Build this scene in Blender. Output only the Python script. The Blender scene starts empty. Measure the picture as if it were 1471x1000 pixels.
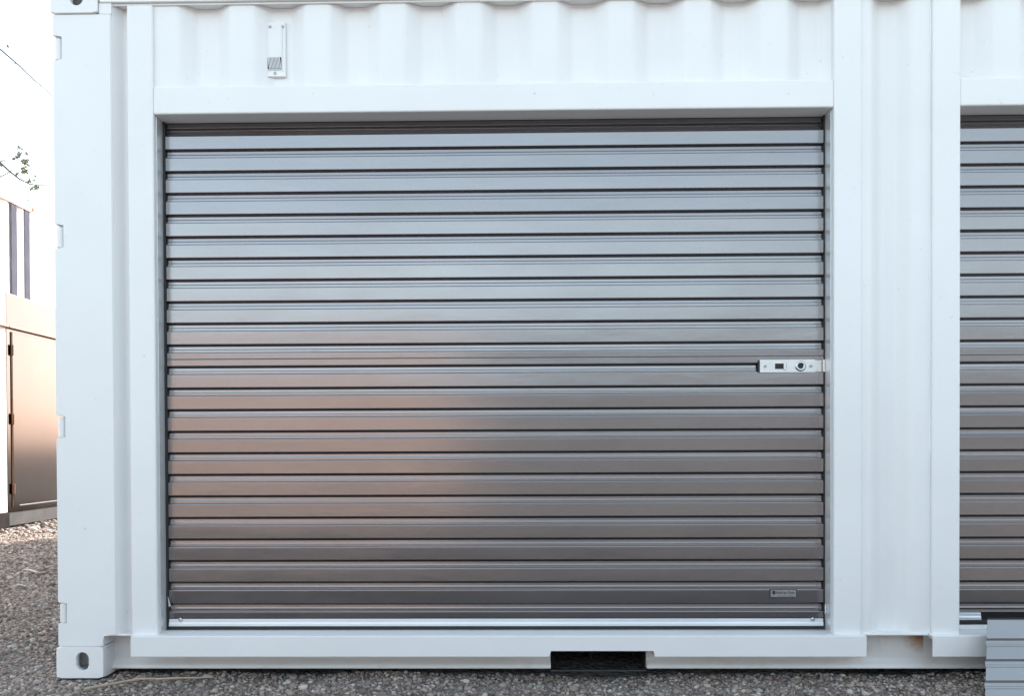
import bpy, bmesh, math, random
import numpy as np
from mathutils import Vector, Matrix
S = bpy.context.scene
COL = S.collection
R = math.radians

# ------------------------------------------------------------------ camera
YAW, PITCH, ROLL = 0.0165817, -0.0108700, -0.0041797
CX, CY, CZ = 1.65004541, -3.2, 0.8635
cam = bpy.data.cameras.new('camera'); co = bpy.data.objects.new('camera', cam)
COL.objects.link(co); S.camera = co
cam.sensor_width = 36; cam.lens = 30.2978
cam.shift_x = 0.02718; cam.shift_y = 0.10574
cam.clip_start = 0.05; cam.clip_end = 3000
_r = Vector((math.cos(YAW), math.sin(YAW), 0)); _f = Vector((-math.sin(YAW), math.cos(YAW), 0)); _u = Vector((0, 0, 1))
_f, _u = _f*math.cos(PITCH)+_u*math.sin(PITCH), _u*math.cos(PITCH)-_f*math.sin(PITCH)
_r, _u = _r*math.cos(ROLL)+_u*math.sin(ROLL), _u*math.cos(ROLL)-_r*math.sin(ROLL)
M = Matrix.Identity(4)
for i in range(3):
    M[i][0], M[i][1], M[i][2] = _r[i], _u[i], -_f[i]
M[0][3], M[1][3], M[2][3] = CX, CY, CZ
co.matrix_world = M
S.render.resolution_x, S.render.resolution_y = 1024, 697
# ------------------------------------------------------------------ light
SUN_EL, SUN_AZ = R(33), R(25)          # azimuth from +Y towards +X
w = bpy.data.worlds.new('World'); S.world = w; w.use_nodes = True
nt = w.node_tree; nt.nodes.clear()
sky = nt.nodes.new('ShaderNodeTexSky'); sky.sky_type = 'NISHITA'; sky.sun_disc = False
sky.sun_elevation = SUN_EL; sky.sun_rotation = SUN_AZ
sky.air_density = 1.0; sky.dust_density = 2.5; sky.ozone_density = 1.0
hs = nt.nodes.new('ShaderNodeHueSaturation'); hs.inputs['Saturation'].default_value = 0.60; hs.inputs['Hue'].default_value = 0.472
bg = nt.nodes.new('ShaderNodeBackground'); bg.inputs[1].default_value = 0.13
wo = nt.nodes.new('ShaderNodeOutputWorld')
nt.links.new(sky.outputs[0], hs.inputs['Color']); nt.links.new(hs.outputs[0], bg.inputs[0]); nt.links.new(bg.outputs[0], wo.inputs[0])
sl = bpy.data.lights.new('sun', 'SUN'); sl.energy = 3.6; sl.angle = R(0.5); sl.color = (1.0, 0.93, 0.84)
so = bpy.data.objects.new('sun', sl); COL.objects.link(so)
sd = Vector((math.sin(SUN_AZ)*math.cos(SUN_EL), math.cos(SUN_AZ)*math.cos(SUN_EL), math.sin(SUN_EL)))
so.rotation_euler = sd.to_track_quat('Z', 'Y').to_euler(); so.location = (8, 6, 12)
S.view_settings.view_transform = 'Standard'; S.view_settings.look = 'None'
S.view_settings.exposure = 2.13; S.view_settings.gamma = 1
S.render.engine = 'CYCLES'

# ------------------------------------------------------------------ materials
def mat(name, col, rough=.5, metal=0., var=.0, vscale=3., bump=0., bscale=40., stretch=None, spots=None, spec=.5, rvar=0., coat=0.):
    m = bpy.data.materials.new(name); m.use_nodes = True
    t = m.node_tree; b = t.nodes['Principled BSDF']; L = t.links
    b.inputs['Roughness'].default_value = rough; b.inputs['Metallic'].default_value = metal
    b.inputs['Specular IOR Level'].default_value = spec
    b.inputs['Coat Weight'].default_value = coat; b.inputs['Coat Roughness'].default_value = .12
    tc = t.nodes.new('ShaderNodeTexCoord'); mp = t.nodes.new('ShaderNodeMapping')
    L.new(tc.outputs['Object'], mp.inputs['Vector'])
    if stretch: mp.inputs['Scale'].default_value = stretch
    def noise(scale, detail=5.):
        n = t.nodes.new('ShaderNodeTexNoise'); n.inputs['Scale'].default_value = scale; n.inputs['Detail'].default_value = detail
        L.new(mp.outputs[0], n.inputs['Vector']); return n
    c = None
    if var > 0:
        n = noise(vscale)
        r = t.nodes.new('ShaderNodeValToRGB'); r.color_ramp.elements[0].position = .3; r.color_ramp.elements[1].position = .7
        r.color_ramp.elements[0].color = (*[max(0, x*(1-var)) for x in col], 1)
        r.color_ramp.elements[1].color = (*[min(1, x*(1+var)) for x in col], 1)
        L.new(n.outputs['Fac'], r.inputs['Fac']); c = r.outputs['Color']
    if spots:       # (colour, scale, lo, hi, amount)
        n = noise(spots[1], 8.)
        mr = t.nodes.new('ShaderNodeMapRange'); mr.inputs['From Min'].default_value = spots[2]; mr.inputs['From Max'].default_value = spots[3]
        mr.inputs['To Max'].default_value = spots[4]
        L.new(n.outputs['Fac'], mr.inputs['Value'])
        mx = t.nodes.new('ShaderNodeMixRGB'); mx.inputs['Color2'].default_value = (*spots[0], 1)
        L.new(mr.outputs[0], mx.inputs['Fac'])
        if c: L.new(c, mx.inputs['Color1'])
        else: mx.inputs['Color1'].default_value = (*col, 1)
        c = mx.outputs['Color']
    if c: L.new(c, b.inputs['Base Color'])
    else: b.inputs['Base Color'].default_value = (*col, 1)
    if rvar > 0:
        n = noise(vscale*2.3); mr = t.nodes.new('ShaderNodeMapRange')
        mr.inputs['From Min'].default_value = .3; mr.inputs['From Max'].default_value = .7
        mr.inputs['To Min'].default_value = rough-rvar; mr.inputs['To Max'].default_value = rough+rvar
        L.new(n.outputs['Fac'], mr.inputs['Value']); L.new(mr.outputs[0], b.inputs['Roughness'])
    if bump > 0:
        n = noise(bscale); bp = t.nodes.new('ShaderNodeBump'); bp.inputs['Strength'].default_value = 1; bp.inputs['Distance'].default_value = bump
        L.new(n.outputs['Fac'], bp.inputs['Height']); L.new(bp.outputs[0], b.inputs['Normal'])
    return m

WHITE = mat('white_paint', (.80, .79, .785), .38, var=.025, vscale=2.2, bump=.0006, bscale=9, spots=((.50, .40, .32), 45, .69, .78, .45), rvar=.06)
WHITE_G = mat('white_paint_dusty', (.76, .745, .73), .42, var=.05, vscale=3., bump=.0008, bscale=14, spots=((.48, .36, .27), 7, .56, .80, .55))
CURTAIN = mat('charcoal_metallic_paint', (.240, .226, .230), .20, metal=.95, var=.04, vscale=3, bump=.0016, bscale=2.6, stretch=(.55, 1, 1.9), spots=((.17, .165, .165), 22, .66, .76, .35), rvar=.03)
SILVER = mat('brushed_steel', (.80, .80, .80), .24, metal=.95, var=.05, vscale=20, stretch=(1, 1, 12))
GALV = mat('galvanised_steel', (.78, .79, .80), .36, metal=.55, var=.06, vscale=12, stretch=(.2, 1, 1))
RUBBER = mat('black_rubber', (.02, .018, .018), .6)
DARK = mat('dark_interior', (.025, .02, .02), .85, var=.3, vscale=8, spec=.05)
BRASS = mat('grey_print', (.02, .02, .022), .5)
LABELM = mat('label_foil', (.34, .335, .33), .38, metal=.5, var=.08, vscale=30)
PLAST = mat('clear_white_plastic', (.75, .76, .78), .25)
BGW = mat('cream_white_container_paint', (.74, .70, .66), .4, var=.06, vscale=1.5, spots=((.42, .20, .09), 5, .64, .78, .7))
BGT = mat('taupe_steel_panel', (.072, .060, .056), .12, metal=1.0, var=.05, vscale=2)
ORANGE = mat('rusty_orange_steel', (.55, .20, .07), .6, var=.3, vscale=12)
BROWN = mat('brown_hinge_steel', (.20, .085, .04), .5, var=.2, vscale=20)
TERRA = mat('terracotta_container_paint', (.25, .195, .172), .5, var=.12, vscale=1.2, spots=((.16, .08, .05), 6, .6, .75, .7))
GREYC = mat('slate_grey_container_paint', (.080, .088, .098), .5, var=.12, vscale=1.2)
KICK = mat('grey_strip', (.30, .28, .27), .7, spec=.1)
LSTEEL = mat('latch_steel', (.60, .60, .60), .30, metal=.95, var=.08, vscale=30, stretch=(1, 1, 10), spots=((.3, .28, .26), 60, .62, .74, .5))
ZINC = mat('zinc_screw', (.34, .33, .33), .35, metal=.8)
SHEETM = mat('bright_metal_sheet', (.36, .35, .35), .3, metal=.9, var=.08, vscale=4, bump=.001, bscale=3, stretch=(.5, 1, 2))
SLATE = mat('slate_grey_paint', (.085, .083, .085), .6, var=.15, vscale=5, spec=.05)
BLUEG = mat('corrugation_shade', (.09, .09, .115), .8, var=.1, vscale=3, spec=0)  # blue grey standing in for shade in the far corrugations
BARK = mat('grey_bark', (.11, .10, .095), .85, var=.3, vscale=9, bump=.01, bscale=20)
LEAF = mat('olive_leaf', (.15, .15, .09), .6, var=.45, vscale=2)
TWIG = mat('dry_twig_bark', (.36, .28, .21), .8, var=.25, vscale=30)
DRY = mat('pale_dry_leaf', (.50, .42, .34), .7, var=.2, vscale=30)

# ------------------------------------------------------------------ mesh helpers
def tag(o, label=None, cat=None, group=None, kind=None):
    for k, v in (('label', label), ('category', cat), ('group', group), ('kind', kind)):
        if v: o[k] = v
    return o
def empty(name, loc, rz=0):
    o = bpy.data.objects.new(name, None); COL.objects.link(o); o.location = loc; o.rotation_euler = (0, 0, rz); o.empty_display_size = .2
    return o
def obj(name, bm, m, parent=None, loc=(0, 0, 0), smooth=False):
    me = bpy.data.meshes.new(name); bmesh.ops.recalc_face_normals(bm, faces=bm.faces)
    bm.to_mesh(me); bm.free(); me.materials.append(m)
    if smooth:
        for p in me.polygons: p.use_smooth = True
    o = bpy.data.objects.new(name, me); COL.objects.link(o); o.location = loc
    if parent: o.parent = parent
    return o
def box(bm, x0, x1, y0, y1, z0, z1, bev=0., seg=2):
    b = bmesh.new()
    vs = [b.verts.new((x, y, z)) for x in (x0, x1) for y in (y0, y1) for z in (z0, z1)]
    for f in ((0, 1, 3, 2), (4, 6, 7, 5), (0, 4, 5, 1), (2, 3, 7, 6), (0, 2, 6, 4), (1, 5, 7, 3)):
        b.faces.new([vs[i] for i in f])
    if bev: bmesh.ops.bevel(b, geom=b.edges[:], offset=bev, segments=seg, affect='EDGES', profile=.5)
    join(bm, b)
def join(bm, b, mtx=None):
    if mtx: bmesh.ops.transform(b, matrix=mtx, verts=b.verts)
    me = bpy.data.meshes.new('tmp'); b.to_mesh(me); b.free(); bm.from_mesh(me); bpy.data.meshes.remove(me)
def BX(*a, bev=0., seg=2):
    bm = bmesh.new(); box(bm, *a, bev=bev, seg=seg); return bm
def cyl(bm, c, axis, r, h, n=20, bev=0., r2=None):
    b = bmesh.new()
    bmesh.ops.create_cone(b, cap_ends=True, segments=n, radius1=r, radius2=r if r2 is None else r2, depth=h)
    if bev: bmesh.ops.bevel(b, geom=[e for e in b.edges if abs(e.verts[0].co.z-e.verts[1].co.z) < 1e-6], offset=bev, segments=2, affect='EDGES')
    rot = {'z': Matrix.Identity(4), 'y': Matrix.Rotation(R(90), 4, 'X'), 'x': Matrix.Rotation(R(90), 4, 'Y')}[axis]
    join(bm, b, Matrix.Translation(c) @ rot)
def prism_xz(bm, pts, y0, y1, bev=0.):
    b = bmesh.new()
    a = [b.verts.new((x, y0, z)) for x, z in pts]; c = [b.verts.new((x, y1, z)) for x, z in pts]
    b.faces.new(a); b.faces.new(c[::-1]); n = len(pts)
    for i in range(n): b.faces.new((a[i], c[i], c[(i+1) % n], a[(i+1) % n]))
    if bev: bmesh.ops.bevel(b, geom=b.edges[:], offset=bev, segments=2, affect='EDGES')
    join(bm, b)
def sheet(bm, prof, lo, hi, axis, th=.002, ndir=1):
    """a folded sheet: prof = [(a, d)] polyline, extruded lo..hi; axis 'z': a is x, extruded in z; axis 'x': a is z, extruded in x; d is y"""
    def P(a, d, t): return (a, d, t) if axis == 'z' else (t, d, a)
    f = [[bm.verts.new(P(a, d, t)) for a, d in prof] for t in (lo, hi)]
    g = [[bm.verts.new(P(a, d+th*ndir, t)) for a, d in prof] for t in (lo, hi)]
    for i in range(len(prof)-1):
        bm.faces.new((f[0][i], f[0][i+1], f[1][i+1], f[1][i])); bm.faces.new((g[0][i], g[1][i], g[1][i+1], g[0][i+1]))
        for k in (0, 1): bm.faces.new((f[k][i], g[k][i], g[k][i+1], f[k][i+1]))
    for e in (0, -1): bm.faces.new((f[0][e], f[1][e], g[1][e], g[0][e]))
def rounded(prof, r=.003, n=3):
    """fillet the corners of a polyline"""
    out = [prof[0]]
    for i in range(1, len(prof)-1):
        p0, p, p1 = (Vector(q).to_2d() for q in (prof[i-1], prof[i], prof[i+1]))
        a, c = (p0-p), (p1-p)
        k = min(r, a.length*.45, c.length*.45)
        A, B = p+a.normalized()*k, p+c.normalized()*k
        for j in range(n+1):
            t = j/n; q = (1-t)**2*A+2*t*(1-t)*p+t*t*B; out.append((q.x, q.y))
    out.append(prof[-1]); return out
def casting(parent, x, y, z, sx=1, sy=1, mtl=WHITE):
    """corner casting: hollow cube with an oval hole in the face looking along -sy and one in the end face. x,y = outer corner"""
    b = bmesh.new(); W, D, H, T = .178, .162, .118, .022
    def plate(w, h, hw, hh, cx, cz):
        p = bmesh.new(); N = 40; lo = []; hi = []
        for k in range(N):
            a = 2*math.pi*(k+.5)/N; ca, sa = math.cos(a), math.sin(a)
            q = max(abs(ca)/(w/2), abs(sa)/(h/2)); ox, oz = ca/q, sa/q
            rr = .008; dx, dz = max(0, abs(ox)-(w/2-rr)), max(0, abs(oz)-(h/2-rr))
            if dx > 0 and dz > 0:
                l = math.hypot(dx, dz); ox = math.copysign(w/2-rr+dx/l*rr, ox); oz = math.copysign(h/2-rr+dz/l*rr, oz)
            s = hh-hw; ix = hw*ca; iz = hw*sa+math.copysign(s, sa)
            lo.append((ox, oz)); hi.append((cx+ix, cz+iz))
        rows = []
        for (l, yy, sc) in ((hi, T, 1), (hi, .003, 1), (hi, 0, 1.05), (lo, 0, .985), (lo, .003, 1), (lo, T, 1)):
            cxx, czz = (cx, cz) if l is hi else (0, 0)
            rows.append([p.verts.new((cxx+(q[0]-cxx)*sc, yy, czz+(q[1]-czz)*sc)) for q in l])
        for i in range(len(rows)):
            A, B = rows[i], rows[(i+1) % len(rows)]
            for k in range(N): p.faces.new((A[k], A[(k+1) % N], B[(k+1) % N], B[k]))
        return p
    join(b, plate(W, H, .0235, .034, .01, .004), Matrix.Translation((W/2, 0, H/2)))
    join(b, plate(D-T, H-.002, .022, .033, 0, .004), Matrix.Translation((0, D/2+T/2, H/2)) @ Matrix.Rotation(R(-90), 4, 'Z'))
    box(b, T+.001, W-.002, T+.001, D-.001, .001, .012)
    box(b, T+.001, W-.002, T+.001, D-.001, H-.012, H-.001)
    box(b, W-.014, W-.001, T+.001, D-.002, .0125, H-.0125); box(b, T+.001, W-.015, D-.014, D-.002, .0125, H-.0125)
    bmesh.ops.transform(b, matrix=Matrix.Diagonal((sx, sy, 1, 1)), verts=b.verts)
    return obj('corner_casting', b, mtl, parent, (x, y, z))

CL, CD, CH = 6.058, 2.438, 2.591
def corr_profile(a0, a1, first=None, pitch=.2775, ridge=.02, deep=.056, flat=.075, slope=.058):
    """wall profile along a: recess centres every pitch"""
    pts = [(a0, ridge)]; c = first if first else a0+pitch*.6
    while c-flat/2-slope < a0: c += pitch
    while c+flat/2+slope < a1:
        pts += [(c-flat/2-slope, ridge), (c-flat/2, deep), (c+flat/2, deep), (c+flat/2+slope, ridge)]; c += pitch
    pts.append((a1, ridge)); return pts
def side_wall(parent, name, x0, x1, z0, z1, mtl, loc=(0, 0, 0), rz=0):
    b = bmesh.new(); sheet(b, rounded(corr_profile(x0, x1), .01, 2), z0, z1, 'z')
    o = obj(name, b, mtl, parent, loc); o.rotation_euler = (0, 0, rz); return o

def shell(root, L, m, cm=None, front=True, ends=(True, True), D=CD, H=CH, posts=(0, 1, 2, 3), ox=.003, cast=True):
    """corner posts, castings, rails, back wall, ends and roof of a container standing x 0..L, y 0..D"""
    cm = cm or m
    if front:
        side_wall(root, 'side_wall', .15, L-.15, .14, H-.1, m)
        obj('bottom_rail', BX(.17, L-.17, .012, .08, .02, .155, bev=.004), m, root)
        obj('top_rail', BX(.17, L-.17, .0, .07, H-.1, H-.015, bev=.004), m, root)
    side_wall(root, 'side_wall', .15, L-.15, .14, H-.1, m, (L, D, 0), math.pi)
    obj('bottom_rail', BX(.17, L-.17, D-.08, D-.012, .02, .155, bev=.004), m, root)
    obj('top_rail', BX(.17, L-.17, D-.07, D, H-.1, H-.015, bev=.004), m, root)
    for k, (x, rz, y) in enumerate(((0, -math.pi/2, D), (L, math.pi/2, 0))):
        if ends[k]:
            side_wall(root, 'end_wall', .15, D-.15, .14, H-.1, m, (x, y, 0), rz)
        s = 1 if k == 0 else -1
        xs = sorted((x+s*.008, x+s*.08))
        obj('end_rail', BX(xs[0], xs[1], .17, D-.17, .02, .155, bev=.004), m, root)
        obj('end_header', BX(xs[0], xs[1], .17, D-.17, H-.1, H-.012, bev=.004), m, root)
    for k in posts:
        x, y = ((0, 0), (L, 0), (0, D), (L, D))[k]; sx = 1 if x == 0 else -1; sy = 1 if y == 0 else -1
        xs = sorted((x+sx*.004, x+sx*.155)); ys = sorted((y+sy*.004, y+sy*.155))
        obj('corner_post', BX(xs[0], xs[1], ys[0], ys[1], .118, H-.118, bev=.006), m, root)
    for x, sx in ((-ox, 1), (L+ox, -1)):
        for y, sy in ((-.003, 1), (D+.003, -1)):
            for z in (0, H-.118): 
                if cast: casting(root, x, y, z, sx, sy, cm)
    rb = bmesh.new(); n = int((L-.3)/.28)      # ribbed roof
    prof = corr_profile(.1, L-.1, ridge=0, deep=-.02)
    f = [[rb.verts.new((a, y, H-.015+d)) for a, d in prof] for y in (.05, D-.05)]
    g = [[rb.verts.new((a, y, H-.017+d)) for a, d in prof] for y in (.05, D-.05)]
    for i in range(len(prof)-1):
        rb.faces.new((f[0][i], f[0][i+1], f[1][i+1], f[1][i])); rb.faces.new((g[0][i], g[1][i], g[1][i+1], g[0][i+1]))
    obj('roof', rb, m, root)
    obj('floor_deck', BX(.1, L-.1, .1, D-.1, .12, .15), DARK, root)

# ------------------------------------------------------------------ ground
def ground():
    m = bpy.data.materials.new('gravelly_dirt'); m.use_nodes = True; t = m.node_tree; b = t.nodes['Principled BSDF']; L = t.links
    b.inputs['Roughness'].default_value = .9; b.inputs['Specular IOR Level'].default_value = .2
    tc = t.nodes.new('ShaderNodeTexCoord')
    def nz(s, d=8):
        n = t.nodes.new('ShaderNodeTexNoise'); n.inputs['Scale'].default_value = s; n.inputs['Detail'].default_value = d; L.new(tc.outputs['Object'], n.inputs['Vector']); return n
    a = nz(.7); r = t.nodes.new('ShaderNodeValToRGB')
    r.color_ramp.elements[0].position = .35; r.color_ramp.elements[0].color = (.12, .10, .092, 1)
    r.color_ramp.elements[1].position = .68; r.color_ramp.elements[1].color = (.215, .19, .175, 1)
    L.new(a.outputs['Fac'], r.inputs['Fac'])
    v = t.nodes.new('ShaderNodeTexVoronoi'); v.inputs['Scale'].default_value = 55; L.new(tc.outputs['Object'], v.inputs['Vector'])
    mx = t.nodes.new('ShaderNodeMixRGB'); mx.blend_type = 'OVERLAY'; mx.inputs['Fac'].default_value = .5
    L.new(r.outputs[0], mx.inputs['Color1']); L.new(v.outputs['Color'], mx.inputs['Color2'])
    hsv = t.nodes.new('ShaderNodeHueSaturation'); hsv.inputs['Saturation'].default_value = .25
    L.new(mx.outputs[0], hsv.inputs['Color']); L.new(hsv.outputs[0], b.inputs['Base Color'])
    bp = t.nodes.new('ShaderNodeBump'); bp.inputs['Distance'].default_value = .012; L.new(v.outputs['Distance'], bp.inputs['Height']); bp.invert = True
    n2 = nz(20); bp2 = t.nodes.new('ShaderNodeBump'); bp2.inputs['Distance'].default_value = .02; L.new(n2.outputs['Fac'], bp2.inputs['Height'])
    L.new(bp.outputs[0], bp2.inputs['Normal']); L.new(bp2.outputs[0], b.inputs['Normal'])
    g = bmesh.new()
    def grid(xs, ys):
        vs = [[g.verts.new((x, y, gz(x, y))) for y in ys] for x in xs]
        for i in range(len(xs)-1):
            for j in range(len(ys)-1): g.faces.new((vs[i][j], vs[i+1][j], vs[i+1][j+1], vs[i][j+1]))
    def axis(a, b_, step):
        far = [-1500, -600, -250, -100, -50, -25]
        c = list(np.arange(a, b_+1e-6, step)); return far+c+[-q for q in far[::-1]]
    grid(axis(-12, 12, .12), axis(-12, 14, .12))
    return tag(obj('ground', g, m, None, smooth=True), kind='structure')
def gz(x, y):
    if abs(x) > 14 or abs(y) > 16: return -.02
    return -.018+.007*math.sin(x*2.1+y*1.3)+.006*math.sin(x*5.3-y*3.7+1)+.004*math.sin(x*11+y*9)
ground()

def gravel():
    rng = np.random.default_rng(4)
    ico = bmesh.new(); bmesh.ops.create_icosphere(ico, subdivisions=1, radius=1); ico.verts.ensure_lookup_table()
    V0 = np.array([v.co[:] for v in ico.verts]); F0 = np.array([[v.index for v in f.verts] for f in ico.faces]); ico.free()
    shapes = [V0*(1+rng.uniform(-.42, .42, (len(V0), 1)))*np.array([1, rng.uniform(.6, 1), rng.uniform(.45, .8)]) for _ in range(12)]
    zones = [(-.4, 3.9, -.75, .12, .0052, 30000), (-.4, 3.9, -.75, .0, .009, 1300), (-2.4, .1, -.4, 2.2, .0062, 34000), (-4.2, .0, 2.2, 5.5, .010, 24000),
             (-4.0, .0, .0, 4.5, .017, 130), (-5.5, .6, 5.5, 10, .018, 7000), (-2.5, 0, -.4, 3, .010, 600)]
    P = []; Sz = []
    for x0, x1, y0, y1, s, n in zones:
        p = np.stack([rng.uniform(x0, x1, n), rng.uniform(y0, y1, n)], 1); P.append(p)
        Sz.append(s*np.exp(rng.normal(0, .35, n)))
    P = np.concatenate(P); Sz = np.concatenate(Sz)
    keep = ~((P[:, 0] > -.01) & (P[:, 0] < .18) & (P[:, 1] > -.012) & (P[:, 1] < .17)); P = P[keep]; Sz = Sz[keep]
    keep = ~((P[:, 0] > 0) & (P[:, 1] > .2)); P = P[keep]; Sz = Sz[keep]
    n = len(P); Z = np.array([gz(x, y) for x, y in P])
    verts = np.empty((n, len(V0), 3)); a = rng.uniform(0, 2*np.pi, n); k = rng.integers(0, 12, n); tl = rng.uniform(-.5, .5, n)
    SH = np.array(shapes)[k]
    x, y, z = SH[..., 0], SH[..., 1], SH[..., 2]
    y2 = y*np.cos(tl)[:, None]-z*np.sin(tl)[:, None]; z2 = y*np.sin(tl)[:, None]+z*np.cos(tl)[:, None]
    verts[..., 0] = (x*np.cos(a)[:, None]-y2*np.sin(a)[:, None])*Sz[:, None]+P[:, 0, None]
    verts[..., 1] = (x*np.sin(a)[:, None]+y2*np.cos(a)[:, None])*Sz[:, None]+P[:, 1, None]
    verts[..., 2] = z2*Sz[:, None]+(Z+Sz*.25)[:, None]
    faces = (F0[None]+(np.arange(n)*len(V0))[:, None, None]).reshape(-1, 3)
    me = bpy.data.meshes.new('gravel')
    me.vertices.add(n*len(V0)); me.vertices.foreach_set('co', verts.reshape(-1))
    me.loops.add(faces.size); me.loops.foreach_set('vertex_index', faces.reshape(-1).astype(np.int32))
    me.polygons.add(len(faces)); me.polygons.foreach_set('loop_start', np.arange(0, faces.size, 3, dtype=np.int32)); me.polygons.foreach_set('loop_total', np.full(len(faces), 3, dtype=np.int32))
    at = me.attributes.new('tone', 'FLOAT', 'POINT'); at.data.foreach_set('value', np.repeat(rng.uniform(0, 1, n), len(V0)).astype(np.float32))
    me.update(calc_edges=True); me.validate()
    m = bpy.data.materials.new('crushed_gravel'); m.use_nodes = True; t = m.node_tree; b = t.nodes['Principled BSDF']; L = t.links
    b.inputs['Roughness'].default_value = .85; b.inputs['Specular IOR Level'].default_value = .25
    an = t.nodes.new('ShaderNodeAttribute'); an.attribute_name = 'tone'
    r = t.nodes.new('ShaderNodeValToRGB'); e = r.color_ramp.elements
    e[0].position = 0; e[0].color = (.12, .090, .075, 1); e[1].position = 1; e[1].color = (.56, .50, .44, 1)
    for p, c in ((.4, (.255, .198, .170)), (.75, (.345, .275, .238)), (.93, (.45, .39, .34))):
        q = e.new(p); q.color = (*c, 1)
    L.new(an.outputs['Fac'], r.inputs['Fac']); L.new(r.outputs[0], b.inputs['Base Color'])
    me.materials.append(m)
    o = bpy.data.objects.new('gravel', me); COL.objects.link(o)
    tag(o, 'loose crushed grey brown gravel covering the ground around the container', 'gravel', kind='stuff')
gravel()

# ------------------------------------------------------------------ the white container
box_ = empty('storage_container', (0, 0, 0))
tag(box_, 'large white shipping container in the foreground with grey roller doors in its side', 'container')
shell(box_, CL, WHITE, front=False, ends=(False, True), posts=(1, 2, 3), H=2.604, ox=.012)

# left front corner post with the notches of the hinges cut in its outer edge
zn = [(.204, .283), (.902, .988), (1.614, 1.702), (2.315, 2.405)]
pts = [(.001, .118)]
pts = [(.213, .160), (.163, .160), (.163, .119), (-.008, .119)]
for a, b_ in zn: pts += [(-.008, a), (.031, a), (.031, b_), (-.008, b_)]
pts += [(-.008, 2.485), (.213, 2.485)]
pb = bmesh.new(); prism_xz(pb, pts, .004, .05, bev=.0035)
box(pb, .036, .19, .051, .15, .165, 2.47); box(pb, .004, .1615, .0505, .16, .119, .1645); box(pb, .168, .214, .006, .05, 2.4855, 2.525)
post = obj('corner_post', pb, WHITE, box_)
tag(post, 'white corner post with four hinge notches in its outer edge')
for a, b_ in zn:
    hb = bmesh.new(); cyl(hb, (.0090, .024, (a+b_)/2-.0015), 'z', .0160, (b_-a)-.011, n=32, bev=.002)
    box(hb, .0, .0305, .044, .0495, a+.002, b_-.002)
    obj('hinge_pin', hb, WHITE, post)
# groove beside the post
gb = bmesh.new(); sheet(gb, rounded([(.208, .010), (.214, .014), (.238, .060), (.262, .060), (.274, .014)], .012, 4), .158, 2.524, 'z', th=.003)
obj('post_channel', gb, WHITE, box_)
for a_, c_ in ((.1635, .2765), (3.0005, 3.2395)):
    lb_ = bmesh.new(); box(lb_, a_, c_, .0115, .112, .1565, .1632, bev=.0015); obj('wall_lip', lb_, WHITE, box_)
# door end (facing left)
for y0, y1 in ((.16, CD/2-.01), (CD/2+.01, CD-.16)):
    d = bmesh.new(); sheet(d, corr_profile(y0, y1, first=(y0+y1)/2-.28, pitch=.28, ridge=0, deep=.03), .15, 2.46, 'z', th=.004)
    bmesh.ops.transform(d, matrix=Matrix(((0, 1, 0, .012), (1, 0, 0, 0), (0, 0, 1, 0), (0, 0, 0, 1))), verts=d.verts)
    df = obj('end_door', d, WHITE, box_)
    for k in (.28, .72):
        rr = bmesh.new(); cyl(rr, (-.006, y0+(y1-y0)*k, 1.3), 'z', .014, 2.3, n=14)
        obj('lock_rod', rr, GALV, df)
# bottom rail under the doors, with forklift pockets
RY = .098
PK = [(1.846, 2.212), (3.90, 4.26)]
segs = [(.16, PK[0][0]), (PK[0][1], PK[1][0]), (PK[1][1], CL-.16)]
rb = bmesh.new()
for a, b_ in segs:
    sheet(rb, rounded([(.165, .16), (.165, RY), (.045, RY), (.030, RY-.020), (.016, RY-.024), (.012, RY+.02)], .006, 3), a, b_, 'x', th=.004)
for a, b_ in PK:
    box(rb, a-.001, b_+.001, RY+.003, RY+.010, .122, .1645)
    box(rb, a-.008, a-.0015, RY+.006, 1.2, .012, .118); box(rb, b_+.0015, b_+.008, RY+.006, 1.2, .012, .118)
    box(rb, a-.001, b_+.001, RY+.012, 1.2, .1195, .1215)
rail = obj('bottom_rail', rb, WHITE_G, box_)
for a, b_ in PK:
    p = bmesh.new(); box(p, a+.001, b_-.001, 1.0, 1.02, -.01, .118); box(p, a+.0005, a+.003, RY+.03, 1.0, .005, .1185); 
    box(p, a+.004, b_-.004, RY+.03, .99, .1165, .1185); box(p, b_-.0035, b_-.001, RY+.022, .999, .004, .1185)
    box(p, a+.155, a+.165, RY+.05, .9, .02, .116)
    fp = obj('forklift_pocket', p, DARK, rail)
    s = bmesh.new(); box(s, a+.001, b_-.001, RY-.004, RY+.01, .001, .006, bev=.001); obj('pocket_strap', s, SLATE, fp)
# weld bead and rust patch on the rail
wb = bmesh.new(); box(wb, .486, .489, RY-.0015, RY+.001, .045, .158, bev=.0006); obj('weld_seam', wb, WHITE, rail)
RUST = bpy.data.materials.new('rust_bleed'); RUST.use_nodes = True
t = RUST.node_tree; b_ = t.nodes['Principled BSDF']; b_.inputs['Roughness'].default_value = .7
tc = t.nodes.new('ShaderNodeTexCoord'); gr = t.nodes.new('ShaderNodeVectorMath'); gr.operation = 'DISTANCE'; gr.inputs[1].default_value = (3.258, RY, .150)
t.links.new(tc.outputs['Object'], gr.inputs[0])
nz = t.nodes.new('ShaderNodeTexNoise'); nz.inputs['Scale'].default_value = 60; t.links.new(tc.outputs['Object'], nz.inputs['Vector'])
ad = t.nodes.new('ShaderNodeMath'); ad.operation = 'MULTIPLY_ADD'; ad.inputs[1].default_value = .03; t.links.new(nz.outputs['Fac'], ad.inputs[0]); t.links.new(gr.outputs['Value'], ad.inputs[2])
rp = t.nodes.new('ShaderNodeValToRGB'); e = rp.color_ramp.elements; e[0].position = .02; e[0].color = (.20, .07, .03, 1); e[1].position = .10; e[1].color = (.76, .745, .73, 1)
q = e.new(.05); q.color = (.48, .30, .20, 1)
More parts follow.
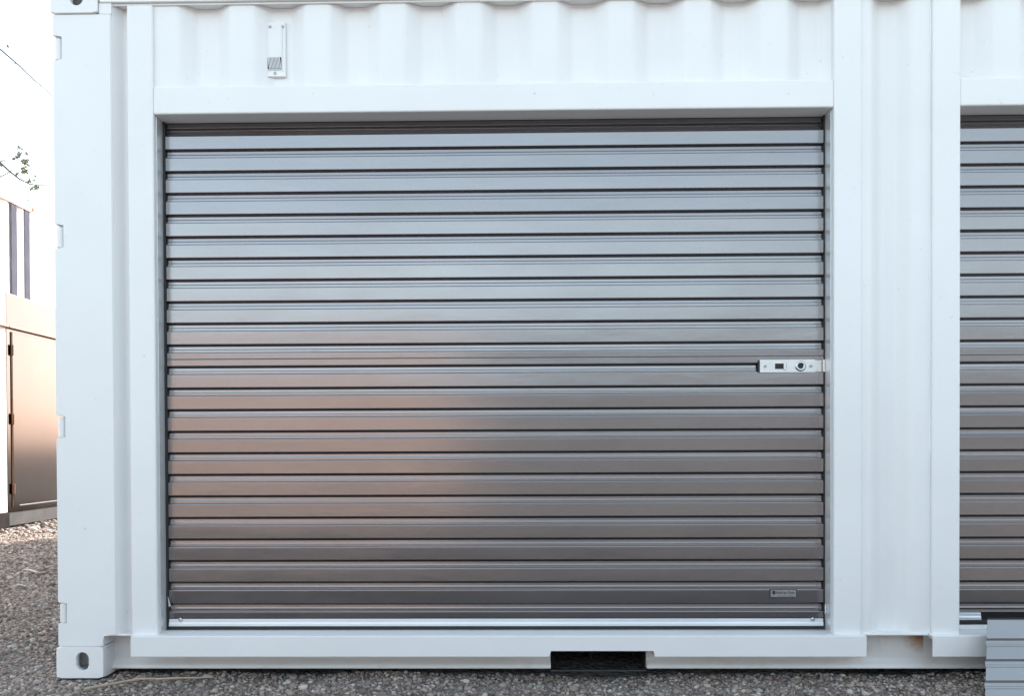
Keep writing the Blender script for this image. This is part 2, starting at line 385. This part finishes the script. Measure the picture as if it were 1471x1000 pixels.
t.links.new(ad.outputs[0], rp.inputs['Fac']); t.links.new(rp.outputs[0], b_.inputs['Base Color'])
x = bmesh.new(); box(x, 3.10, 3.262, RY-.0025, RY-.0005, .06, .158); obj('rust_patch', x, RUST, rail)
# top rail
tr = bmesh.new(); box(tr, .172, CL-.172, .0, .012, 2.5255, CH, bev=.003); box(tr, .172, CL-.172, .0125, .11, 2.5255, 2.533); box(tr, .172, CL-.172, .0125, .07, 2.55, CH-.001)
obj('top_rail', tr, WHITE, box_)
lip = bmesh.new(); box(lip, .172, CL-.172, .0128, .0185, 2.518, 2.525, bev=.0015); obj('rail_lip', lip, WHITE, box_)
# corrugated wall panels over the doors and between them
FX = [(.368, 2.890), (3.353, 5.775)]
c0 = .558; P_ = .2825
wp = bmesh.new(); sheet(wp, rounded(corr_profile(.350, 2.918, first=c0, pitch=P_, deep=.062), .012, 3), 2.195, 2.5245, 'z'); obj('wall_panel', wp, WHITE, box_)
ip = bmesh.new(); sheet(ip, rounded([(2.988, .020), (3.030, .020), (3.078, .066), (3.138, .066), (3.185, .020), (3.255, .020)], .018, 4), .158, 2.5245, 'z'); obj('wall_panel', ip, WHITE, box_)
w2 = bmesh.new(); sheet(w2, rounded(corr_profile(3.290, 5.80, first=3.388, pitch=P_, deep=.062), .012, 3), 2.195, 2.5245, 'z'); obj('wall_panel', w2, WHITE, box_)
w3 = bmesh.new(); sheet(w3, [(5.868, .02), (6.0, .02)], .158, 2.5245, 'z'); obj('wall_panel', w3, WHITE, box_)
rnd = random.Random(3)
for xx in (2.9952, 3.2482):
    n = 260; wd = bmesh.new(); rows = []; lvl = .0025
    for k in range(n+1):
        z = .166+(2.51-.166)*k/n
        if rnd.random() < .12: lvl = rnd.choice((.0012, .0018, .0030, .0040))
        r_ = lvl*rnd.uniform(.75, 1.25); c_ = xx+rnd.uniform(-.0005, .0005)
        rows.append([wd.verts.new((c_+r_*math.cos(t_)*1.1, .0198-r_*math.sin(t_)*.8, z)) for t_ in (0, .8, 1.57, 2.3, 3.14)])
    for k in range(n):
        for q_ in range(4): wd.faces.new((rows[k][q_], rows[k][q_+1], rows[k+1][q_+1], rows[k+1][q_]))
    obj('weld_bead', wd, WHITE, box_, smooth=True)

HZ0, HZ1 = 2.111, 2.214
def door_frame(x0, x1, jl, jr, sx0, sx1, cut=None):
    f = bmesh.new()
    box(f, jl, x0, .006, .115, .140, 2.5175, bev=.007, seg=3); box(f, x1, jr, .006, .115, .140, 2.5175, bev=.007, seg=3)
    box(f, x0-.0005, x1+.0005, .0085, .112, HZ0, HZ1, bev=.006, seg=3)
    fr = obj('door_frame', f, WHITE, box_)
    s = bmesh.new(); Y0 = -.022
    if cut:
        pts = [(sx0, .084), (cut[0], .084), (cut[0], .110), (cut[1], .110), (cut[1], .084), (sx1, .084), (sx1, .163), (sx0, .163)]
        prism_xz(s, pts, Y0, Y0+.012, bev=.003)
        box(s, sx0+.001, sx1-.001, Y0+.0125, .13, .1535, .1625, bev=.001)
        for a, b_ in ((sx0+.001, cut[0]-.001), (cut[1]+.001, sx1-.001)): box(s, a, b_, Y0+.0125, RY-.002, .0845, .090)
        for a in (sx0+.001, sx1-.007, cut[0]-.007, cut[1]+.001): box(s, a, a+.006, Y0+.0125, RY-.003, .0905, .153)
    else:
        box(s, sx0, sx1, Y0, Y0+.010, .084, .163, bev=.003); box(s, sx0+.001, sx1-.001, Y0+.0105, .13, .1555, .1625, bev=.001)
        box(s, x0+.003, x1-.003, .078, .100, .1630, .1815, bev=.002)
    obj('door_sill', s, WHITE, fr)
    return fr
door_frame(FX[0][0], FX[0][1], .270, 2.992, .277, 3.0, cut=(1.838, 2.222))
door_frame(FX[1][0], FX[1][1], 3.251, 5.875, 3.241, 5.88)

# ------------------------------------------------------------------ roller doors
PITCH_Z, RIDGE_Y, VAL_Y = .0829, .0865, .0985
Z0 = 2.006
def curtain_profile(zlo, zhi, ry=RIDGE_Y, vy=VAL_Y, seam=True):
    """(z, y) going down: a ridge ends at each Z0-k*pitch"""
    pts = []; k = -3; rg = random.Random(21)
    while True:
        zb = Z0-k*PITCH_Z          # lower edge of a ridge
        if zb < zlo-.05: break
        t1, t2, t3 = rg.gauss(0, .00030), rg.gauss(0, .00030), rg.gauss(0, .0006)
        c = [(zb+.0518, ry+.0013+t1), (zb+.0492, ry+t1)]
        if k == 10 and seam: c += [(zb+.0285, ry), (zb+.0268, ry-.0022), (zb+.0250, ry)]
        c += [(zb+.0012, ry+t2), (zb-.0072, vy), (zb-.0178, vy-.0005+t3*.3), (zb-.0206, vy-.0019), (zb-.0302, vy-.0021)]
        pts += c; k += 1
    pts = [(z, y+max(0, z-2.062)*.30) for z, y in pts if zlo < z < zhi]
    pts = [(zhi, pts[0][1])]+pts+[(zlo, pts[-1][1])]
    return rounded(pts, .0014, 3)
def roller_door(x0, x1, bar_end=None, dz=0., full=True):
    b = bmesh.new(); sheet(b, curtain_profile(.207 if bar_end is None else .190, 2.19), x0+.014, x1-.009, 'x', th=.0012)
    d = obj('roller_door', b, CURTAIN, box_)
    tag(d, 'closed grey ribbed roller door with a silver latch at its right edge' if full else 'second grey ribbed roller door at the right side of the photo')
    for s, xx in ((1, x0), (-1, x1)):
        g = bmesh.new(); a = sorted((xx+s*.0005, xx+s*.0035)); box(g, a[0], a[1], .030, .118, .166, HZ0-.0005, bev=.0008)
        a = sorted((xx+s*.0040, xx+s*.0085)); box(g, a[0], a[1], .105, .118, .166, HZ0-.0005)
        obj('guide_channel', g, GALV, d)
        g = bmesh.new(); a = sorted((xx+s*.0040, xx+s*.0215)); box(g, a[0], a[1], .1005, .1045, .166, HZ0-.0005)
        a = sorted((xx+s*.0040, xx+s*(.0125 if s > 0 else .0080))); box(g, a[0], a[1], .084, .0995, .166, HZ0-.0005)
        obj('brush_strip', g, RUBBER, d)
    hb = bmesh.new(); box(hb, x0+.004, x1-.004, .100, .13, 2.105, 2.2); obj('hood_seal', hb, RUBBER, d)
    xe = x1-.012 if bar_end is None else bar_end
    bb = bmesh.new(); sheet(bb, rounded([(.206+dz, .083), (.2045+dz, .080), (.193+dz, .080), (.189+dz, .077), (.1785+dz, .077), (.1775+dz, .095)], .0015, 2), x0+.016, xe, 'x', th=.002)
    bar = obj('bottom_bar', bb, GALV, d)
    sb = bmesh.new(); box(sb, x0+.008, x1-.006, .084, .100, .1655 if full else .1835, .176+dz, bev=.002); obj('rubber_seal', sb, RUBBER, d)
    for xx in ((x0+.060, x1-.052) if full else ()):
        q = bmesh.new(); cyl(q, (xx, .078, .203), 'y', .0085, .006, n=20, bev=.002); cyl(q, (xx, .0735, .203), 'y', .0045, .004, n=6)
        obj('bolt', q, SILVER, bar)
    return d
door = roller_door(*FX[0])
roller_door(*FX[1], bar_end=3.470, dz=.022, full=False)

# latch
LZ0, LZ1, LX0, LX1, LY = 1.1405, 1.1885, 2.640, 2.846, .0800
lp = bmesh.new(); SX0, SX1, SZ0, SZ1 = 2.697, 2.741, 1.153, 1.174
for a, b_, c, d_ in ((LX0, SX0, LZ0, LZ1), (SX1, LX1, LZ0, LZ1), (SX0, SX1, LZ0, SZ0), (SX0, SX1, SZ1, LZ1)):
    box(lp, a, b_, LY, LY+.004, c, d_)
bmesh.ops.remove_doubles(lp, verts=lp.verts, dist=1e-5)
latch = obj('latch_plate', lp, LSTEEL, door); tag(latch, 'silver steel latch plate with a slot and a lock ring')
q = bmesh.new(); box(q, LX0-.006, LX0-.0005, LY+.0005, LY+.010, LZ0+.001, LZ1-.002, bev=.001); obj('latch_housing', q, RUBBER, latch)
q = bmesh.new(); box(q, SX0-.003, SX1-.003, LY+.0045, LY+.0062, SZ0-.003, SZ1+.003); obj('latch_slot', q, RUBBER, latch)
q = bmesh.new(); box(q, SX1-.0125, SX1-.002, LY-.004, LY+.0075, SZ0-.004, SZ1+.005, bev=.0012); obj('latch_handle', q, LSTEEL, latch)
rc = (2.792, LY-.003, 1.1645)
q = bmesh.new()
ring = []; g_ = bmesh.new(); cyl(g_, (rc[0]+.0012, LY-.0004, rc[2]-.0010), 'y', .0200, .0006, n=32); obj('ring_shadow', g_, RUBBER, latch)  # dark offset disc paints the shadow around the lock ring
for (rr, yy) in ((.0105, .003), (.0105, -.002), (.0120, -.0035), (.0165, -.0035), (.0190, -.0015), (.0190, .003)):
    ring.append([q.verts.new((rc[0]+rr*math.cos(2*math.pi*k/32), rc[1]+yy, rc[2]+rr*math.sin(2*math.pi*k/32))) for k in range(32)])
for i in range(len(ring)-1):
    for k in range(32): q.faces.new((ring[i][k], ring[i][(k+1) % 32], ring[i+1][(k+1) % 32], ring[i+1][k]))
obj('lock_ring', q, LSTEEL, latch, smooth=False)
q = bmesh.new(); cyl(q, (rc[0], LY-.0013, rc[2]), 'y', .0103, .001, n=24); cyl(q, (rc[0]+.002, LY-.0025, rc[2]), 'y', .004, .002, n=6); obj('keyhole', q, RUBBER, latch)
for xx, zz in ((2.6605, 1.1635), (2.8325, 1.1635)):
    q = bmesh.new(); cyl(q, (xx, LY-.0012, zz), 'y', .0058, .0024, n=18, bev=.001); obj('rivet', q, ZINC, latch)
q = bmesh.new(); box(q, LX1+.0005, 2.875, LY+.0055, LY+.0085, LZ0+.002, LZ1-.002, bev=.0008); box(q, 2.858, 2.8615, LY+.003, LY+.0052, LZ0+.004, LZ1-.003, bev=.0005)
box(q, 2.8755, 2.8858, LY-.0015, LY+.0015, LZ0+.001, LZ1, bev=.0008); obj('latch_tongue', q, LSTEEL, latch)

# maker's label
TX0, TX1, TZ0, TZ1 = 2.678, 2.780, .2855, .3175
q = bmesh.new(); box(q, TX0, TX1, RIDGE_Y-.0028, RIDGE_Y-.0005, TZ0, TZ1, bev=.0006); lab = obj('door_label', q, LABELM, door)
q = bmesh.new(); t_ = .0024; y0, y1 = RIDGE_Y-.0034, RIDGE_Y-.0029
box(q, TX0, TX1, y0, y1, TZ0, TZ0+t_); box(q, TX0, TX1, y0, y1, TZ1-t_, TZ1); box(q, TX0, TX0+t_*1.3, y0, y1, TZ0+t_, TZ1-t_); box(q, TX1-t_, TX1, y0, y1, TZ0+t_, TZ1-t_)
box(q, TX0+.034, TX1-.012, y0, y1, TZ0+.0055, TZ0+.0068)
obj('label_border', q, BRASS, lab)
q = bmesh.new(); cyl(q, (TX0+.0155, (y0+y1)/2, TZ0+.0205), 'y', .0062, .0006, n=24); cyl(q, (TX0+.0155, (y0+y1)/2, TZ0+.0165), 'y', .0058, .0007, n=6); obj('label_emblem', q, BRASS, lab)
def text(s, size, loc, m, parent, name, ext=.0003):
    cu = bpy.data.curves.new('t', 'FONT'); cu.body = s; cu.size = size; cu.extrude = ext; cu.offset = .0002
    to = bpy.data.objects.new('t', cu); COL.objects.link(to); bpy.context.view_layer.update()
    me = bpy.data.meshes.new_from_object(to.evaluated_get(bpy.context.evaluated_depsgraph_get())); bpy.data.objects.remove(to)
    me.materials.clear(); me.materials.append(m)
    o = bpy.data.objects.new(name, me); COL.objects.link(o); o.parent = parent; o.location = loc; o.rotation_euler = (R(90), 0, 0); return o
text('Roll-Up Door', .0125, (TX0+.0245, y0+.0003, TZ0+.0145), BRASS, lab, 'label_text')

# torn plastic bits at the foot of the guides
q = bmesh.new(); A = [(.3835, .070, .295), (.3825, .081, .252), (.398, .066, .254), (.391, .074, .258)]
vs = [q.verts.new(p) for p in A]; vb = [q.verts.new((p[0], p[1]+.0012, p[2])) for p in A]
for f in ((0, 1, 3), (0, 3, 2)): q.faces.new([vs[i] for i in f]); q.faces.new([vb[i] for i in f][::-1])
for a, c in ((0, 1), (1, 3), (3, 2), (2, 0)): q.faces.new((vs[a], vb[a], vb[c], vs[c]))
obj('torn_film', q, PLAST, door)
q = bmesh.new(); box(q, 2.8795, 2.8835, .066, .0675, .228, .262, bev=.0006); obj('torn_film', q, PLAST, door)

# vent plate in the second recess of the panel over the door
VX = c0+P_-.020; VW = .0345; VZ0, VZ1 = 2.262, 2.470
q = bmesh.new(); prism_xz(q, [(VX-VW, VZ0), (VX+VW, VZ0), (VX+VW, VZ1), (VX-VW, VZ1)], .044, .0545, bev=.003)
vent = obj('vent_cover', q, WHITE, box_); tag(vent, 'small white louvred vent cover with three screws above the door')
q = bmesh.new(); box(q, VX-VW+.001, VX-VW+.052, .0415, .0438, VZ0+.030, VZ0+.074)
for k in range(2): pass
vent.location.y = .0075
gr_ = obj('vent_grille', q, DARK, vent)
q = bmesh.new()
for k in range(9):
    xx = VX-VW+.0015+k*.0053; z0_, z1_ = VZ0+.0305, VZ0+.0735
    vs = [q.verts.new(p) for p in ((xx+.005, .0392, z0_), (xx+.0078, .0392, z0_), (xx+.0028, .0392, z1_), (xx, .0392, z1_))]
    vb = [q.verts.new((v.co.x, .0413, v.co.z)) for v in vs]
    q.faces.new(vs); q.faces.new(vb[::-1])
    for a in range(4): q.faces.new((vs[a], vb[a], vb[(a+1) % 4], vs[(a+1) % 4]))
obj('louvre', q, WHITE, vent)
q = bmesh.new(); box(q, VX-VW+.001, VX+VW-.001, .038, .0438, VZ0+.001, VZ0+.006, bev=.001); box(q, VX+VW-.016, VX+VW-.013, .0405, .0437, VZ0+.02, VZ1-.02, bev=.0008)
box(q, VX-VW+.001, VX-VW+.048, .0405, .0437, VZ0+.0255, VZ0+.029, bev=.0008)
obj('vent_rib', q, WHITE, vent)
for xx, zz in ((VX-VW+.010, VZ1-.018), (VX+VW-.011, VZ1-.018), (VX-.007, VZ0+.015)):
    q = bmesh.new(); cyl(q, (xx, .0425, zz), 'y', .0055, .004, n=14, bev=.001); obj('screw', q, ZINC, vent)

# ------------------------------------------------------------------ ribbed sheet standing at the right
def ribbed_sheet():
    root = empty('ribbed_metal_sheet', (3.425, -.235, -.012))
    tag(root, 'bright ribbed metal sheet leaning on the sill in front of the second door', 'metal sheet')
    Hh = .305; b = bmesh.new(); pr = [(Hh, 0)]
    for k in range(4):
        zb = Hh-.074-k*.0795
        pr += [(zb, 0), (zb-.005, .009), (zb-.018, .009), (zb-.020, .005), (zb-.0285, .0045), (zb-.030, .001), (zb-.032, 0)]
    pr = [p for p in pr if p[0] > .002]+[(0, 0)]
    sheet(b, rounded(pr, .0015, 3), 0, 1.2, 'x', th=.0015)
    for v in b.verts:
        if v.co.x < .5: v.co.x += -.115*(1-v.co.z/Hh)
    o = obj('sheet', b, SHEETM, root); o.rotation_euler = (-math.radians(38.5), 0, 0)
    q = bmesh.new(); box(q, .001, 1.2, -.003, .0045, Hh+.0005, Hh+.006, bev=.001); h = obj('top_hem', q, RUBBER, root); h.rotation_euler = o.rotation_euler
    return root
ribbed_sheet()

# ------------------------------------------------------------------ things on the gravel
def tube(bm, pts, r0, r1, n=6):
    rings = []
    for i, p in enumerate(pts):
        p = Vector(p); d = (Vector(pts[min(i+1, len(pts)-1)])-Vector(pts[max(i-1, 0)])).normalized()
        a = d.cross(Vector((0, 0, 1))); a = a.normalized() if a.length > .05 else Vector((1, 0, 0)); c = d.cross(a)
        r = r0+(r1-r0)*i/(len(pts)-1)
        rings.append([bm.verts.new(p+(a*math.cos(2*math.pi*k/n)+c*math.sin(2*math.pi*k/n))*r) for k in range(n)])
    for i in range(len(rings)-1):
        for k in range(n): bm.faces.new((rings[i][k], rings[i][(k+1) % n], rings[i+1][(k+1) % n], rings[i+1][k]))
    bm.faces.new(rings[0]); bm.faces.new(rings[-1][::-1])
b = bmesh.new(); tube(b, [(.17, -.16, .004), (.22, -.13, .008), (.28, -.085, .010), (.33, -.06, .014), (.40, -.055, .012), (.47, -.045, .013), (.53, -.035, .010), (.58, -.018, .012)], .0055, .0035)
tube(b, [(.30, -.07, .012), (.32, -.045, .02), (.335, -.025, .014)], .003, .0015); tube(b, [(.53, -.035, .011), (.56, -.035, .012), (.60, -.026, .008)], .002, .001)
tag(obj('dry_twig', b, TWIG), 'thin pale dry twig lying on the gravel in front of the container', 'twig')
rnd = random.Random(9)
for i, (x, y, s, lb) in enumerate(((-1.54, 2.65, .15, 'long pale strip of dry bark on the gravel beside the container'), (-1.33, 2.15, .09, 'small pale flake of dry bark on the gravel, nearer than the long strip'))):
    b = bmesh.new(); n = 7; pts = [(-.5+k/(n-1), (.10+.05*rnd.random())*math.sin(math.pi*(k+.4)/n), .06*math.sin(k*1.1)) for k in range(n)]
    f = [b.verts.new((p[0]*s, p[1]*s, p[2]*s)) for p in pts]; g = [b.verts.new((p[0]*s, -p[1]*s*1.1, p[2]*s*.6)) for p in pts]
    f2 = [b.verts.new(v.co+Vector((0, 0, .003))) for v in f]; g2 = [b.verts.new(v.co+Vector((0, 0, .003))) for v in g]
    for k in range(n-1):
        b.faces.new((f[k], f[k+1], g[k+1], g[k])); b.faces.new((f2[k], g2[k], g2[k+1], f2[k+1])); b.faces.new((f[k], f2[k], f2[k+1], f[k+1])); b.faces.new((g[k], g[k+1], g2[k+1], g2[k]))
    o = obj('bark_strip', b, DRY, None, (x, y, gz(x, y)+.030)); o.rotation_euler = (0, .12, R(15)); tag(o, lb, 'bark')

# ------------------------------------------------------------------ containers around the yard
def simple(loc, rz, m, label, L=CL, cm=None, grp=None):
    r = empty('storage_container', loc, rz); tag(r, label, 'container', grp); shell(r, L, m, cm); return r
# unseen rows added behind the white one, end aligned, to shade the alley
simple((0, 3.40, 0), 0, WHITE, 'white container added for shade close behind the foreground one, hidden by it')
simple((0, 5.90, 0), 0, WHITE, 'white container added for shade in the third row behind the roller doors, at ground level, hidden')
simple((0, 5.90, CH), 0, WHITE, 'white container added for shade, raised on the third row behind the roller doors, hidden')
simple((0, 8.40, 0), 0, WHITE, 'white container added for shade at ground level in the rearmost row behind the roller doors, hidden')
simple((0, 8.40, CH), 0, WHITE, 'white container added for shade, raised on the rearmost row behind the roller doors, hidden')
# container on the left whose long side faces the yard (+x): rotated so its front looks to +x
XB = -3.70
def flat_container(y0, label, door=True, base=None, m=BGT, Lx=CL):
    """local x runs along world +y, local -y looks to world +x"""
    r = empty('storage_container', (XB, y0, 0), R(90)); tag(r, label, 'container')
    shell(r, Lx, BGW, front=False, posts=(2, 3), cast=False)
    obj('side_wall', BX(.0, Lx, .010, .06, .165, CH-.02, bev=.004), m, r)
    obj('base_rail', BX(.0, Lx, .018, .08, .012, .163, bev=.004), base or SLATE, r)
    obj('drip_rail', BX(.0, Lx, -.03, .0095, 2.185, 2.21, bev=.003), BROWN, r)
    if not door: obj('base_block', BX(Lx-.25, Lx-.002, -.015, .008, .0, .17, bev=.004), DARK, r)
    if door:
        d = obj('side_door', BX(.095, 2.6, -.004, .0095, .215, 2.15, bev=.003), m, r)
        obj('door_seam', BX(.086, .0905, -.001, .0097, .215, 2.15), BROWN, d)
        obj('kick_strip', BX(.20, 2.55, -.010, -.0045, .228, .238, bev=.002), KICK, d)
        for z in (.42, 1.19, 1.95):
            hb = bmesh.new(); box(hb, .064, .112, -.012, -.0045, z-.055, z+.055, bev=.003); cyl(hb, (.088, -.013, z), 'z', .008, .12, n=10)
            obj('hinge', hb, BROWN, d)
    return r
flat_container(6.12, 'taupe container at the left edge of the photo with a hinged side door')
flat_container(.055, 'pale container, barely in view at the extreme left edge nearer the camera', door=False, base=RUBBER, m=BGW)
# stacked pair further left
def stacked(z, label):
    r = empty('storage_container', (-7.05, .75, z), R(90)); tag(r, label, 'container'); shell(r, 12.19, BGW, ORANGE, H=CH if z else 2.79)
    for a, c in ((11.39, 11.57), (11.82, 11.985)): obj('shadow_strip', BX(a, c, .004, .0115, .04, CH-.119, bev=.002), BLUEG, r)  # dark strips paint the shadows of the corrugation
    obj('rust_edge', BX(.18, 12.01, -.006, .0195, CH-.118, CH-.1015, bev=.002), BROWN, r)
    return r
stacked(0, 'long cream container at ground level beneath the raised rust-edged one, hidden by nearer boxes')
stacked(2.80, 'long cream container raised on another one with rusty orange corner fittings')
# across the yard, behind the photographer; seen mirrored in the doors
simple((1.15, -9.4, 0), math.pi, TERRA, 'terracotta container across the yard, seen only as a reflection in the roller door')
simple((7.4, -9.9, 0), math.pi, GREYC, 'dark grey container across the yard, seen only as a reflection in the roller door')
simple((13.8, -9.5, 0), math.pi, GREYC, 'dark grey container across the yard, farthest right, mirrored in the second door')

# ------------------------------------------------------------------ tree at the left
def ray(px, py, depth):
    f = 1238.0; d = _f+_r*((px-695.5)/f)-_u*((py-655.5)/f); t = depth/d.y
    return Vector((CX, CY, CZ))+d*t
def tree():
    D = 22.0; rnd = random.Random(12)
    base = ray(-230, 700, D); base.z = 0
    root = empty('eucalyptus_tree', base); tag(root, 'sparse tree with thin bare branches and small leaf clusters beyond the left containers', 'tree')
    b = bmesh.new(); top = Vector((base.x+.3, base.y+.2, 5.2))
    L0 = lambda p: tuple(Vector(p)-base)
    tube(b, [L0(base), L0(base+Vector((.05, 0, 1.5))), L0(base+Vector((.2, .1, 3.4))), L0(top)], .26, .17, 10)
    obj('trunk', b, BARK, root)
    br = bmesh.new(); lf = bmesh.new()
    def leaf(c, s):
        a = rnd.uniform(0, 6.28); t = rnd.uniform(-.9, .9)
        u = Vector((math.cos(a), math.sin(a), -.4+t)).normalized(); v = u.cross(Vector((rnd.uniform(-1, 1), rnd.uniform(-1, 1), .6))).normalized()
        c = Vector(c)-base
        q = [lf.verts.new(c-u*s), lf.verts.new(c+v*s*.42), lf.verts.new(c+u*s), lf.verts.new(c-v*s*.42)]; lf.faces.new(q)
    def limb(pix, r0, r1, d=D):
        pts = [ray(x, y, d+j) for j, (x, y) in zip(np.linspace(-1.0, .6, len(pix)), pix)]
        tube(br, [L0(p) for p in pts], r0, r1, 6); return pts
    limb([(-225, 420), (-170, 330), (-110, 250), (-60, 212), (-20, 222), (0, 233), (14, 246), (28, 257), (42, 264), (56, 266), (76, 266)], .05, .010)
    limb([(-100, 262), (-60, 268), (-20, 259), (0, 254), (12, 248), (20, 242), (26, 236)], .03, .010)
    limb([(-60, 225), (-20, 236), (0, 232), (8, 229), (18, 220), (26, 214)], .025, .008)
    limb([(-225, 410), (-190, 250), (-120, 80), (-60, 30), (-20, 52), (0, 70), (14, 82), (28, 94), (40, 106), (52, 117), (64, 127), (80, 142)], .035, .011)
    limb([(-40, 25), (-10, 45), (4, 56), (11, 63)], .015, .008); limb([(-225, 420), (-250, 200), (-230, 40), (-210, -60)], .12, .03)
    limb([(-225, 420), (-300, 250), (-350, 120), (-380, 30)], .12, .02); limb([(20, 88), (34, 108), (28, 118), (8, 124), (0, 132)], .008, .005)
    limb([(0, 227), (14, 240), (18, 246)], .01, .004)
    for x, y, r, n in ((28, 213, 4, 14), (27, 224, 6, 26), (35, 233, 5, 22), (36, 244, 5, 22), (33, 246, 4, 14), (25, 249, 2.5, 6), (37, 220, 2, 6), (42, 259, 3, 9), (49, 259, 2, 4), (50, 271, 4, 12),
                       (54, 269, 2, 6), (20, 228, 2, 5), (44, 273, 2, 3), (39, 287, 1.5, 4), (23, 266, 1.5, 2), (11, 66, 1.5, 6), (2, 239, 2.5, 6), (41, 235, 3, 4), (50, 252, 2, 3),
                       (-20, 240, 14, 60), (-50, 215, 16, 80), (-60, 60, 24, 120), (-110, 150, 30, 200), (-210, 20, 60, 500), (-330, 120, 60, 400), (-260, 240, 50, 260), (-150, 300, 30, 120)):
        for _ in range(int(n*1.7)):
            p = ray(x+rnd.gauss(0, r*.55), y+rnd.gauss(0, r*.55), D+rnd.gauss(0, max(.15, r*.02))); leaf(p, rnd.uniform(.035, .075))
    obj('branch', br, BARK, root); obj('foliage', lf, LEAF, root)
tree()
